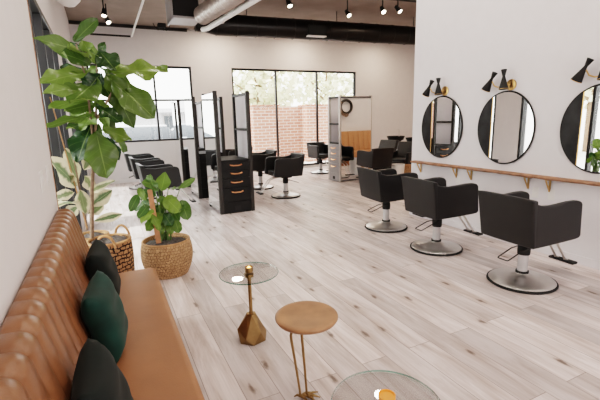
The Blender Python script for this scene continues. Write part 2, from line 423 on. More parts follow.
link('pipe_clamp', ring(BM(), .053, .01, 20, 6, align((.12, .1, .03), (-.02, .8, -.02))), M['steel'], pp, smooth=True)
ah = thing('air_handler', 'black air handling box mounted under the ceiling beside the silver duct', 'air handler', (1.55, 8.10, 3.28))
link('housing', bx(-.17, .30, -.25, .3, .12, CH-3.3), M['rubber'], ah, bevel=.01)
link('trim_frame', bx(-.2, -.17, -.27, .3, .05, CH-3.3), M['grey_lam'], ah)
link('drip_tray', bx(-.2, .32, -.27, .3, .08, .12), M['grey_lam'], ah, bevel=.005)

def spot(loc, aim, label, first=[None]):
    t = thing('spotlight', label, 'spotlight', loc, 0, 'lit spotlights under the ceiling')
    d = Vector(aim).normalized(); h = CH-loc[2]
    link('stem', tube(BM(), [(0, 0, 0), (0, 0, h)], .012, 8), M['rubber'], t)
    mt = align(-d*.02, d)
    can = link('lamp_can', lathe(BM(), [(0, -.06), (.035, -.055), (.04, .0), (.055, .09), (.055, .12), (.048, .12), (.046, .10)], 20, mtx=mt), M['rubber'], t, smooth=True)
    link('bulb', lathe(BM(), [(0, .095), (.044, .098), (0, .118)], 20, mtx=mt), M['bulb'], can, smooth=True)
for loc, aim, lab in (
    ((.30, 9.0, 3.62), (-.1, -.5, -.8), 'black spotlight nearest the street windows, its lamp lit, above the tall fig'),
    ((.36, 9.5, 3.60), (.2, -.6, -.7), 'lit spotlight just behind and below the one above the tall fig'),
    ((3.36, 7.2, 3.63), (0, -.6, -.8), 'lit spotlight above the left half of the black duct'),
    ((4.83, 7.5, 3.64), (0, -.7, -.7), 'lit spotlight above the grille of the black duct'),
    ((5.30, 6.95, 3.62), (-.2, -.7, -.7), 'left one of the two lit spotlights close to the mirror wall edge'),
    ((5.56, 6.80, 3.62), (.1, -.7, -.7), 'right one of the two lit spotlights close to the mirror wall edge')):
    spot(loc, aim, lab)
b = BM(); tube(b, [(2.6, 7.0, 3.82), (8.5, 6.6, 3.82)], .05, 8)
tag(link('ceiling_track', b, M['rubber']), 'black track rail running across the ceiling above the duct', 'track rail')
b = BM(); tube(b, [(.02, 11.1, 3.6), (.92, 11.1, 3.6)], .022, 8)
cd = thing('ceiling_conduit', 'conduit with a dark level bar and a pale sloping pipe on the back wall', 'conduit', (0.9, 11.1, 3.6))
o = link('level_bar', b, M['rubber'], cd); o.location = (-.9, -11.1, -3.6)
link('sloping_pipe', tube(BM(), [(.02, 0, 0), (.10, -3.4, .24)], .024, 8), M['white_metal'], cd, smooth=True)
b = lathe(BM(), [(0, -.16), (.07, -.14), (.14, -.07), (.17, .03), (.165, .03), (.135, -.06), (0, -.13)], 32)
pl = thing('dome_pendant', 'white dome pendant lamp hanging near the street windows', 'pendant lamp', (-.19, 6.2, 3.16))
link('lamp_shade', b, M['white_metal'], pl, smooth=True)
link('cord', tube(BM(), [(0, 0, -.1), (0, 0, CH-3.16)], .006, 6), M['rubber'], pl)
jb = thing('junction_box', 'small dark fitting with loose cables on the ceiling near the back wall', 'fitting', (1.62, 10.9, CH))
link('box_body', bx(-.09, .09, -.09, .09, -.10, 0), M['rubber'], jb, bevel=.01)
for a in (-.16, .05, .17): link('cable', tube(BM(), [(0, 0, -.09), (a*.6, -.03, -.16), (a, 0, -.09), (a*1.2, .02, 0)], .008, 6), M['rubber'], jb, smooth=True)

# ------------------------------------------------------------------ sofa
SY0, SY1 = .25, 3.17
sofa = thing('leather_sofa', 'long tan leather banquette sofa with channel-tufted back against the left wall', 'sofa', (0, 0, 0))
def sofa_back():
    bm = BM(); ch = .118; ny = int((SY1-SY0)/ch*10)
    # profile from the seat up over the rounded top to the wall: (x, z, nx, nz)
    prof = []
    for i in range(9): t = i/8; prof.append((-.112-.123*t, .40+.53*t, .963, .27))
    for i in range(1, 9): a = .273+(PI/2-.273)*i/8; prof.append((-.288+.055*math.cos(a), .918+.055*math.sin(a), math.cos(a), math.sin(a)))
    prof.append((-.315, .974, 0, 1)); prof.append((-.333, .965, 0, .0)); prof.append((-.333, .40, 0, 0))
    rows = []
    for j in range(ny+1):
        y = SY0+(SY1-SY0)*j/ny
        u = (y-SY0)/ch; s = abs(math.sin(PI*u)); bul = .019*(s**.42)-.011
        row = []
        for (x, z, nx, nz) in prof:
            k = math.hypot(nx, nz); d = bul if k else 0
            # the far end is rounded off
            e = max(0, (y-(SY1-.05))/.05); rr = .035*(1-math.sqrt(max(0, 1-e*e))) if e > 0 else 0
            row.append(bm.verts.new((x+(nx/k*(d-rr) if k else 0), y, z+(nz/k*(d-rr) if k else -rr*.0))))
        rows.append(row)
    for a, b2 in zip(rows, rows[1:]):
        for i in range(len(prof)-1): bm.faces.new((a[i], b2[i], b2[i+1], a[i+1]))
        bm.faces.new((a[-1], b2[-1], b2[0], a[0]))
    bm.faces.new(rows[0]); bm.faces.new(rows[-1][::-1])
    bmesh.ops.recalc_face_normals(bm, faces=bm.faces[:])
    return bm
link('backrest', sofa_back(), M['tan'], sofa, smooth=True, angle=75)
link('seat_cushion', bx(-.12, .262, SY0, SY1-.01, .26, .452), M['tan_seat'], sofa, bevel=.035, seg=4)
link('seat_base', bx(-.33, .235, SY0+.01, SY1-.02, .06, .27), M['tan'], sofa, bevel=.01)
link('plinth', bx(-.30, .19, SY0+.03, SY1-.05, 0, .06), M['rubber'], sofa)

def pillow(w, t):
    bm = BM(); n = 18; top = {}; bot = {}
    for i in range(n+1):
        for j in range(n+1):
            u, v = 2*i/n-1, 2*j/n-1
            pin = 1-.10*(1-abs(u)**2)*abs(v)**4; pin2 = 1-.10*(1-abs(v)**2)*abs(u)**4
            x, y = u*w/2*pin2, v*w/2*pin
            h = t/2*max(0, (1-u**4)*(1-v**4))**.55
            wr = .006*math.sin(9*u+4*v*v)*(1-u*u)*(1-v*v)
            top[i, j] = bm.verts.new((x, y, h+wr)); 
            bot[i, j] = top[i, j] if i in (0, n) or j in (0, n) else bm.verts.new((x, y, -h+wr))
    for i in range(n):
        for j in range(n):
            bm.faces.new((top[i, j], top[i+1, j], top[i+1, j+1], top[i, j+1]))
            bm.faces.new((bot[i, j], bot[i, j+1], bot[i+1, j+1], bot[i+1, j]))
    return bm
def put_pillow(loc, rot, m, label, w=.365):
    o = link('throw_pillow', pillow(w, .13), m, smooth=True, angle=120)
    o.location = loc; o.rotation_euler = rot
    # rest it on the seat and against the backrest
    mx = Matrix.Translation(Vector(loc)) @ o.rotation_euler.to_matrix().to_4x4()
    ps = [mx @ v.co for v in o.data.vertices]
    o.location.z += .455-min(p.z for p in ps)
    o.location.x += max(-.101-.232*(p.z-.40)-p.x for p in ps if p.z < .97)
    tag(o, label, 'pillow', 'dark velvet pillows on the sofa')
put_pillow((-.085, 2.66, .648), (math.radians(8), math.radians(77), math.radians(3)), M['dark_velvet'], 'near-black green velvet pillow at the plant end of the sofa')
put_pillow((-.104, 2.02, .648), (math.radians(10), math.radians(77), math.radians(2)), M['green_velvet'], 'emerald green velvet pillow in the middle of the three on the sofa')
put_pillow((-.090, 1.32, .648), (math.radians(6), math.radians(76), math.radians(4)), M['dark_velvet'], 'dark velvet pillow cut by the bottom edge of the photo')

# ------------------------------------------------------------------ plants
def leaf(bm, lay, base, tip, W, kind, hint=(0, -.6, .8), droop=.12, fold=.25, jit=1.):
    base = Vector(base); tip = Vector(tip); ax = tip-base; L = ax.length; ax.normalize()
    q = jit*min(1.1, .13/max(W, .02)); h = Vector(hint)+Vector((rnd.uniform(-.7, .7)*q, rnd.uniform(-.5, .5)*q, rnd.uniform(-.4, .4)*q))
    nrm = (h-ax*h.dot(ax)).normalized(); sd = nrm.cross(ax).normalized()
    nu, nv = 12, 6; g = []
    amp = rnd.uniform(.5, 1.2); ph = rnd.uniform(0, 6)
    for i in range(nu+1):
        u = i/nu
        if kind == 'fiddle': wd = (math.sin(PI*min(1, u**.85))**.75)*(.62+.55*u) if 0 < u < 1 else .02; wd *= .95
        elif kind == 'round': wd = 1.05*(1-abs(2*min(1, u**.9)-1)**2.4)**.62 if 0 < u < 1 else .02
        else: wd = math.sin(PI*u)**.8 if 0 < u < 1 else .02
        wd = max(wd, .02)
        wd *= 1+.09*math.sin(u*14+ph)*(1 if kind == 'fiddle' else .3)
        row = []
        for j in range(nv+1):
            v = 2*j/nv-1
            z = -fold*abs(v)**1.3*W*.3*wd - droop*L*(u-.35)**2*1.6*(1 if u > .35 else .6) + .10*W*math.sin(u*13*amp+ph+v*2)*abs(v)
            z += fold*.35*W*abs(v)
            p = base+ax*(u*L)+sd*(v*W*.5*wd)+nrm*z
            vert = bm.verts.new(p); vert[lay] = Vector((u, v, 0)); row.append(vert)
        g.append(row)
    for i in range(nu):
        for j in range(nv):
            bm.faces.new((g[i][j], g[i+1][j], g[i+1][j+1], g[i][j+1]))
def foliage(leaves, kind, m, parent, origin, hint=(0, -.6, .8), droop=.12, fold=.25):
    bm = BM(); lay = bm.verts.layers.float_vector.new('leaf_uv')
    for l in leaves: leaf(bm, lay, l[0:3], l[3:6], l[6], kind, hint, droop, fold)
    for v in bm.verts: v.co -= Vector(origin)
    return link('foliage', bm, m, parent, smooth=True, angle=180)
def sub(p, o): return tuple(a-b for a, b in zip(p, o))
def basket(parent, R0, Rm, R1, h, m, soil_z):
    prof = [(0, 0.0), (R0, .0)]
    for i in range(1, 13):
        t = i/12; r = R0*(1-t)**2+2*(2*Rm-.5*(R0+R1))*t*(1-t)+R1*t*t
        prof.append((r, h*t))
    prof += [(R1-.008, h+.012), (R1-.02, h), (R1-.025, h-.04), (R1-.03, soil_z-.03)]
    bk = link('basket', lathe(BM(), prof, 48), m, parent, smooth=True, angle=60)
    link('rim', ring(BM(), R1-.008, .013, 48, 8, Matrix.Translation((0, 0, h))), M['rattan'], bk, smooth=True)
    s = lathe(BM(), [(R1-.02, soil_z-.01), (R1*.75, soil_z+.01), (R1*.4, soil_z+.022), (0, soil_z+.028)], 40)
    for v in s.verts: v.co.z += rnd.uniform(-.008, .012)
    link('moss', s, M['moss'], parent, smooth=True, angle=180)
    return bk
FIG_LEAVES = [
    (-0.114,3.777,2.181, 0.071,3.795,2.376, 0.151),
    (-0.068,3.815,2.114, -0.370,3.695,2.188, 0.166),
    (-0.001,3.803,2.069, -0.291,3.905,2.162, 0.140),
    (-0.020,3.646,2.002, -0.188,3.444,2.053, 0.164),
    (0.023,3.848,2.028, -0.058,3.906,2.221, 0.156),
    (0.038,3.838,2.028, 0.099,3.713,2.182, 0.117),
    (0.062,3.743,2.109, 0.157,3.567,1.953, 0.209),
    (-0.028,3.760,1.954, -0.370,3.527,1.852, 0.211),
    (-0.110,3.643,1.821, -0.326,3.356,1.771, 0.128),
    (0.007,3.700,1.872, -0.181,3.450,1.707, 0.289),
    (0.102,3.700,1.951, 0.563,3.650,1.981, 0.301),
    (0.124,3.675,1.887, 0.405,3.500,1.587, 0.297),
    (0.120,3.701,1.843, 0.252,3.701,1.502, 0.181),
    (0.007,3.808,1.754, -0.343,3.669,1.688, 0.153),
    (-0.013,3.815,1.706, -0.241,3.676,1.657, 0.166),
    (-0.015,3.650,1.684, 0.155,3.501,1.554, 0.176),
    (-0.052,3.668,1.607, -0.340,3.336,1.553, 0.130),
    (-0.060,3.832,1.560, -0.249,3.731,1.518, 0.155),
    (-0.038,3.675,1.480, 0.001,3.500,1.122, 0.285),
    (-0.050,3.800,1.576, -0.208,3.670,1.249, 0.279),
    (0.034,3.856,1.591, 0.183,3.996,1.285, 0.222),
    (-0.027,3.704,1.447, 0.116,3.720,1.239, 0.169),
    (0.049,3.825,1.995, 0.219,3.825,1.870, 0.180),
    (0.029,3.850,2.013, -0.055,3.920,1.874, 0.156),
    (0.026,3.850,1.918, 0.112,3.767,1.751, 0.182),
    (-0.002,3.850,1.805, -0.115,4.006,1.647, 0.169),
    (-0.036,3.875,1.903, -0.245,3.974,2.020, 0.158),
    (-0.061,3.875,1.494, -0.220,4.064,1.684, 0.158),
    (0.011,3.850,1.658, 0.086,3.990,1.469, 0.182),
    (-0.055,3.800,1.974, -0.193,3.697,1.944, 0.127),
    (-0.017,3.750,1.735, 0.066,3.617,1.635, 0.124),
    (0.056,3.800,2.055, -0.008,3.654,2.107, 0.127),
    (-0.031,3.672,2.035, -0.128,3.365,2.097, 0.154),
    (0.043,3.706,1.935, -0.072,3.609,1.788, 0.193),
    (0.087,3.800,1.930, 0.231,3.601,1.805, 0.229),
    (-0.021,3.789,1.640, -0.151,3.688,1.500, 0.189),
    (-0.017,3.825,1.543, -0.111,3.751,1.367, 0.180),
    (0.009,3.820,1.509, 0.232,3.796,1.399, 0.167),
    (-0.051,3.850,1.772, -0.232,3.803,1.801, 0.182),
    (0.106,3.850,1.822, 0.215,3.856,1.672, 0.208),
    (-0.077,3.850,2.164, -0.229,3.929,2.123, 0.143),
    (-0.078,3.850,1.411, -0.152,3.719,1.257, 0.169),
]
RUBBER_LEAVES = [
    (-0.265,4.207,0.984, -0.370,3.622,1.296, 0.207),
    (-0.243,4.180,1.023, -0.304,4.225,1.336, 0.150),
    (-0.280,4.092,0.947, -0.370,3.435,1.012, 0.092),
    (-0.247,4.134,0.844, -0.370,3.391,0.982, 0.120),
    (-0.153,4.091,0.934, 0.054,3.891,1.052, 0.105),
    (-0.169,4.112,0.801, 0.030,4.110,0.931, 0.145),
    (-0.153,4.114,0.655, 0.099,4.075,0.698, 0.093),
    (-0.189,4.202,1.072, -0.124,4.287,0.920, 0.124),
    (-0.233,4.131,0.955, -0.206,4.032,0.746, 0.133),
    (-0.196,4.153,0.720, -0.052,4.157,0.798, 0.121),
    (-0.264,4.103,1.090, -0.370,4.014,1.057, 0.105),
    (-0.182,4.186,1.129, -0.096,4.239,1.305, 0.123),
    (-0.265,4.094,0.815, -0.368,4.073,0.740, 0.118),
]
VINE_LEAVES = [
    (0.409,4.101,0.884, 0.359,3.996,1.058, 0.146),
    (0.472,4.163,0.868, 0.541,4.196,1.050, 0.161),
    (0.653,4.131,0.885, 0.811,4.132,0.973, 0.063),
    (0.657,4.155,0.756, 0.700,4.101,0.551, 0.128),
    (0.569,4.128,0.822, 0.530,4.029,0.661, 0.158),
    (0.251,4.099,0.861, 0.159,3.968,0.740, 0.083),
    (0.379,4.173,0.785, 0.207,4.225,0.694, 0.097),
    (0.365,4.109,0.707, 0.243,3.975,0.612, 0.094),
    (0.463,4.208,0.707, 0.334,4.236,0.539, 0.110),
    (0.368,4.139,0.598, 0.294,4.058,0.505, 0.095),
    (0.494,4.161,0.576, 0.414,4.180,0.425, 0.118),
    (0.538,4.145,0.884, 0.668,4.094,0.899, 0.085),
    (0.572,4.097,0.569, 0.594,4.062,0.438, 0.093),
    (0.522,4.094,0.782, 0.613,4.002,0.666, 0.124),
    (0.461,4.191,0.814, 0.500,4.148,0.672, 0.120),
    (0.403,4.178,0.730, 0.463,4.229,0.576, 0.108),
    (0.323,4.166,0.792, 0.263,4.184,0.916, 0.075),
    (0.552,4.103,0.675, 0.677,4.012,0.718, 0.094),
    (0.443,4.108,0.939, 0.297,4.076,0.987, 0.084),
    (0.475,4.125,0.638, 0.532,4.060,0.521, 0.105),
    (0.435,4.210,0.720, 0.295,4.281,0.786, 0.088),
    (0.518,4.207,0.784, 0.635,4.223,0.715, 0.099),
    (0.543,4.149,0.708, 0.616,4.142,0.532, 0.085),
    (0.441,4.147,0.659, 0.375,4.083,0.538, 0.096),
    (0.335,4.138,0.745, 0.225,4.046,0.648, 0.085),
    (0.484,4.135,0.728, 0.610,4.149,0.804, 0.085),
    (0.424,4.205,0.815, 0.311,4.242,0.883, 0.088),
    (0.509,4.150,0.545, 0.530,4.094,0.429, 0.085),
    (0.360,4.101,0.658, 0.408,3.987,0.515, 0.083),
    (0.597,4.184,0.706, 0.690,4.230,0.632, 0.076),
]
FIG_TRUNK = [(-0.172,3.750,0.588), (-0.124,3.750,1.001), (-0.070,3.750,1.332), (-0.028,3.750,1.575), (0.003,3.750,1.814), (0.035,3.750,2.063)]
FIG_BRANCH_A = [(-0.028,3.720,1.575), (0.079,3.720,1.733), (0.143,3.720,1.844), (0.204,3.720,1.924)]
FIG_BRANCH_B = [(-0.070,3.740,1.333), (-0.064,3.740,1.640), (-0.062,3.740,1.905), (-0.101,3.740,2.160)]
RUBBER_STEM = [(-0.222,4.150,0.569), (-0.226,4.150,0.743), (-0.233,4.150,0.896), (-0.244,4.150,1.138), (-0.254,4.150,1.319)]
RUBBER_STEM_B = [(-0.187,4.150,0.583), (-0.171,4.150,0.794), (-0.145,4.150,0.943)]
RUBBER_STAKE = [(-0.218,4.120,0.595), (-0.361,4.120,1.780)]
# end
FO = (-.042, 3.77, 0)
fig = thing('fiddle_leaf_fig', 'tall fiddle-leaf fig in an open-weave rattan basket at the sofa end', 'plant', FO)
bk = basket(fig, .145, .180, .178, .545, M['open_weave'], .53)
for a in (-1.75, .9):
    c, s = math.cos(a)*.180, math.sin(a)*.180; tx, ty = -math.sin(a), math.cos(a)
    pts = [(c+tx*.075*math.cos(t), s+ty*.075*math.cos(t), .515+.115*math.sin(t)) for t in [PI*i/12 for i in range(13)]]
    link('handle', tube(BM(), pts, .011, 8), M['rattan'], bk, smooth=True)
tr = BM()
tube(tr, [sub(p, FO) for p in FIG_TRUNK], [.017, .015, .013, .011, .008, .005], 10)
tube(tr, [sub(p, FO) for p in FIG_BRANCH_A], [.010, .009, .007, .005], 8)
tube(tr, [sub(p, FO) for p in FIG_BRANCH_B], [.010, .009, .008, .005], 8)
link('trunk', tr, M['bark'], fig, smooth=True)
foliage(FIG_LEAVES, 'fiddle', M['fig_leaf'], fig, FO, (0, -.75, .65), .10, .35)

RO = (-.185, 4.20, 0)
rub = thing('variegated_rubber_plant', 'cream and green variegated rubber plant behind the sofa back', 'plant', RO)
basket(rub, .13, .150, .145, .50, M['seagrass'], .48)
tr = BM()
tube(tr, [sub(p, RO) for p in RUBBER_STEM], [.012, .010, .009, .007, .004], 8)
tube(tr, [sub(p, RO) for p in RUBBER_STEM_B], [.010, .008, .005], 8)
link('stem', tr, M['bark'], rub, smooth=True)
link('stake', tube(BM(), [sub(p, RO) for p in RUBBER_STAKE], .006, 6), M['rattan'], rub, smooth=True)
foliage(RUBBER_LEAVES, 'oval', M['rubber_leaf'], rub, RO, (.1, -.8, .45), .08, .3)

VO = (.475, 4.17, 0)
vin = thing('potted_vine', 'low leafy vine on a wooden stake in a round seagrass basket', 'plant', VO)
basket(vin, .195, .255, .235, .355, M['seagrass'], .325)
b = BM(); hexa(b, [(-.10, -.06, .31), (-.05, -.06, .31), (-.05, -.045, .31), (-.10, -.045, .31)], [(-.135, -.06, .90), (-.09, -.06, .90), (-.09, -.045, .90), (-.135, -.045, .90)])
link('stake', b, M['stake'], vin, bevel=.004)
tr = BM()
for l in VINE_LEAVES:
    p = Vector(sub(l[0:3], VO)); q = Vector((rnd.uniform(-.07, .05), rnd.uniform(-.03, .08), .33)); mid = (p+q)/2+Vector((rnd.uniform(-.02, .02), 0, .05))
    tube(tr, [q, mid, p], [.006, .005, .003], 6)
link('stem', tr, M['stem'], vin, smooth=True)
foliage(VINE_LEAVES, 'round', M['vine_leaf'], vin, VO, (0, -.7, .7), .10, .2)

# ------------------------------------------------------------------ side tables and stool
def glass_table(loc, rz, label):
    t = thing('glass_side_table', label, 'side table', loc, rz, 'round glass side tables')
    # faceted brass foot
    bm = BM(); n = 6
    r0 = [bm.verts.new((.102*math.cos(2*PI*i/n), .102*math.sin(2*PI*i/n), 0)) for i in range(n)]
    r1 = [bm.verts.new((.104*math.cos(2*PI*(i+.5)/n), .104*math.sin(2*PI*(i+.5)/n), .045 if i % 2 else .085)) for i in range(n)]
    r2 = [bm.verts.new((.034*math.cos(2*PI*i/n), .034*math.sin(2*PI*i/n), .198)) for i in range(n)]
    for i in range(n):
        k = (i+1) % n
        bm.faces.new((r0[i], r0[k], r1[i])); bm.faces.new((r0[k], r1[k], r1[i]))
        bm.faces.new((r1[i], r1[k], r2[k])); bm.faces.new((r1[i], r2[k], r2[i]))
    bm.faces.new(r0[::-1]); bm.faces.new(r2); bmesh.ops.recalc_face_normals(bm, faces=bm.faces[:])
    link('base', bm, M['old_brass'], t)
    link('pole', tube(BM(), [(0, 0, .19), (0, 0, .49)], .0125, 16), M['old_brass'], t, smooth=True)
    link('mount', lathe(BM(), [(0, .47), (.03, .475), (.034, .497), (0, .497)], 24), M['old_brass'], t, smooth=True)
    tp = link('table_top', lathe(BM(), [(0, .498), (.204, .498), (.204, .508), (0, .508)], 64), M['tglass'], t)
    link('glass_rim', lathe(BM(), [(.2041, .499), (.2065, .503), (.2041, .507)], 64), M['tglass_edge'], tp, smooth=True)
    return t
t1 = glass_table((.815, 2.53, 0), .3, 'round glass side table on a faceted brass foot, the farther of two')
t2 = dup(t1, (.835, 1.035, 0), 1.1, 'nearer round glass table, cut off by the bottom edge of the photo')
def candle(loc, label, lit):
    t = thing('votive_candle', label, 'candle', loc, 0, 'votive candles on the glass tables')
    if lit:
        link('holder', lathe(BM(), [(0, 0), (.026, 0), (.028, .010), (.028, .036), (.025, .036), (.025, .008), (0, .008)], 24), M['old_brass'], t, smooth=True)
        link('wax', lathe(BM(), [(0, .008), (.0235, .008), (.0235, .025), (0, .025)], 24), M['plate'], t, smooth=True)
        link('flame', lathe(BM(), [(0, .025), (.010, .027), (.012, .031), (.006, .038), (0, .042)], 10), M['flame'], t, smooth=True)
    else:
        link('holder', lathe(BM(), [(0, 0), (.026, 0), (.031, .01), (.032, .038), (.029, .038), (.028, .01), (0, .008)], 24), M['wax'], t, smooth=True)
        link('wax', lathe(BM(), [(0, .008), (.026, .009), (.028, .032), (0, .032)], 24), M['wax'], t, smooth=True)
candle((.818, 2.535, .508), 'lit brass votive on the farther glass table', True)
candle((.835, 1.035, .508), 'amber votive on the near glass table', False)

st = thing('bird_leg_stool', 'small round wooden stool standing on two brass bird legs', 'stool', (.885, 1.785, 0), math.radians(-25.5))
link('seat', lathe(BM(), [(0, .478), (.14, .478), (.162, .484), (.170, .496), (.170, .505), (.162, .512), (.145, .5125), (.10, .508), (0, .506)], 56), M['wood_stool'], st, smooth=True, angle=70)
for top, knee, foot in ((-.062, -.088, -.046), (.012, -.028, -.008)):
    pts = [(top, 0, .48), (top-.004, 0, .462), (knee+.003, .005, .40), (knee, .005, .385), (knee*.97+foot*.03, .005, .365), (knee*.5+foot*.5, .004, .21), (foot-.002, .002, .05), (foot, 0, .008)]
    lg = link('leg', tube(BM(), pts, [.0075, .0075, .0078, .0080, .0078, .0070, .0065, .007], 10), M['old_brass'], st, smooth=True, angle=70)
    for a in (-.8, -.1, .55, 3.0):
        L = .075 if a < 2 else .035; d = Vector((math.cos(a), math.sin(a), 0)); q = Vector((foot, 0, .012))
        link('toe', tube(BM(), [q, q+d*L*.5+Vector((0, 0, .006)), q+d*L+Vector((0, 0, -.006))], [.0072, .0070, .003], 8), M['old_brass'], lg, smooth=True)

# ------------------------------------------------------------------ salon chairs (facing +x)
def arm_bm(s):
    top = [(-.292, .838), (-.25, .815), (-.17, .793), (-.07, .786), (.05, .792), (.15, .799), (.24, .798), (.290, .786), (.315, .752)]
    bot = [(-.240, .43), (-.19, .43), (-.12, .43), (-.03, .432), (.08, .435), (.18, .438), (.27, .441), (.325, .447), (.348, .472)]
    bm = BM(); R = []
    for (tx, tz), (bx_, bz) in zip(top, bot):
        def yo(z): return .273+.010*(z-.43)/.37
        yt, yb = yo(tz), yo(bz); w = .062
        R.append([bm.verts.new(p) for p in ((bx_, s*yb, bz), (tx, s*yt, tz), (tx, s*(yt-w), tz-.004), (bx_, s*(yb-w*.8), bz))])
    for a, c in zip(R, R[1:]):
        for i in range(4): bm.faces.new((a[i], a[(i+1) % 4], c[(i+1) % 4], c[i]))
    bm.faces.new(R[0]); bm.faces.new(R[-1][::-1]); bmesh.ops.recalc_face_normals(bm, faces=bm.faces[:])
    return bm
def back_bm():
    bm = BM(); R = []; n = 10
    for i in range(n+1):
        v = 2*i/n-1
        cr = .012*(1-v*v)
        R.append([bm.verts.new(p) for p in ((-.252-cr, v*.277, .43), (-.316-cr, v*.288, .850+.006*(1-v*v)), (-.253-cr*.4, v*.284, .846+.006*(1-v*v)), (-.18, v*.265, .43))])
    for a, c in zip(R, R[1:]):
        for i in range(4): bm.faces.new((a[i], a[(i+1) % 4], c[(i+1) % 4], c[i]))
    bm.faces.new(R[0]); bm.faces.new(R[-1][::-1]); bmesh.ops.recalc_face_normals(bm, faces=bm.faces[:])
    return bm
def make_chair(label, group, full=True):
    t = thing('salon_chair', label, 'salon chair', (0, 0, 0), 0, group)
    bk = link('backrest', back_bm(), M['black_leather'], t, bevel=.016, seg=3)
    link('piping', tube(BM(), [(-.328+.012*(v*v), v*.282, .854-.006*v*v) for v in [i/8-1 for i in range(17)]], .0055, 6), M['piping'], bk, smooth=True)
    for s in (1, -1): link('armrest', arm_bm(s), M['black_leather'], t, bevel=.018, seg=3)
    link('seat_cushion', bx(-.20, .30, -.205, .205, .435, .545), M['black_leather'], t, bevel=.03, seg=3)
    link('seat_plate', bx(-.11, .11, -.09, .09, .385, .436), M['rubber'], t, bevel=.01)
    bs = link('base', lathe(BM(), [(0, .018), (.275, .018), (.282, .025), (.276, .031), (.20, .050), (.11, .066), (.06, .085), (.052, .10), (0, .10)], 56), M['chrome'], t, smooth=True, angle=60)
    link('rubber_ring', lathe(BM(), [(0, 0), (.288, 0), (.298, .010), (.294, .022), (.278, .022), (0, .020)], 56), M['rubber'], bs, smooth=True, angle=60)
    link('column', lathe(BM(), [(0, .09), (.044, .09), (.044, .285), (0, .285)], 24), M['steel'], t, smooth=True)
    link('collar', lathe(BM(), [(0, .27), (.052, .27), (.055, .30), (.055, .345), (.045, .39), (0, .39)], 24), M['rubber'], t, smooth=True, angle=60)
    link('foot_collar', lathe(BM(), [(0, .092), (.056, .092), (.056, .112), (0, .112)], 24), M['rubber'], t, smooth=True, angle=60)
    lv = [(-.02, .055, .335), (-.10, .055, .325), (-.255, .055, .268), (-.265, .05, .264), (-.268, .03, .263), (-.268, -.03, .263), (-.265, -.05, .264), (-.255, -.055, .268), (-.10, -.055, .325), (-.02, -.055, .335)]
    link('pump_lever', tube(BM(), lv, .0055, 8), M['post'], t, smooth=True)
    fr = BM()
    for y in (-.045, .045): tube(fr, [(.10, y, .41), (.27, y, .40), (.36, y, .36), (.52, y, .15), (.56, y, .135)], .011, 10)
    fo = link('footrest', fr, M['chrome'], t, smooth=True)
    link('foot_bar', bx(.52, .60, -.125, .125, .11, .135), M['rubber'], fo, bevel=.012, seg=2)
    return t
CH_R = 'black chairs along the mirror wall'; CH_L = 'black chairs on the window side of the station row'; CH_M = 'black chairs on the inner side of the station row'; CH_B = 'black chairs at the far silver station'
ch0 = make_chair('black salon chair closest to the camera, under the mirror cut by the photo edge', CH_R)
ch0.location = (3.37, 2.262, 0); ch0.rotation_euler = (0, 0, math.radians(-3))
dup(ch0, (3.40, 3.37, 0), math.radians(-4), 'black salon chair in the middle of three along the mirror wall', CH_R)
dup(ch0, (3.47, 4.40, 0), math.radians(-6), 'black salon chair farthest of three along the mirror wall, by the corner', CH_R)
dup(ch0, (5.48, 7.38, 0), math.radians(90), 'black salon chair turned to the silver mirror station, past the wall corner', CH_B)
dup(ch0, (5.50, 9.95, 0), math.radians(-90), 'black salon chair behind the silver station, in front of the glass', CH_B)
dup(ch0, (.80, 7.28, 0), math.radians(2), 'front chair of the window-side row, partly behind the potted vine', CH_L)
dup(ch0, (.77, 8.80, 0), math.radians(0), 'middle chair of the window-side row, showing only its top edge', CH_L)
dup(ch0, (.74, 10.25, 0), math.radians(0), 'rear chair of the window-side row, nearest the back window', CH_L)
dup(ch0, (3.22, 7.30, 0), math.radians(180), 'black salon chair right of the front drawer station, before the brick view', CH_M)
dup(ch0, (3.15, 8.55, 0), math.radians(180), 'second black chair right of the stations, half behind the first', CH_M)
dup(ch0, (3.10, 10.0, 0), math.radians(180), 'rearmost black chair right of the stations, barely visible past the drawers', CH_M)

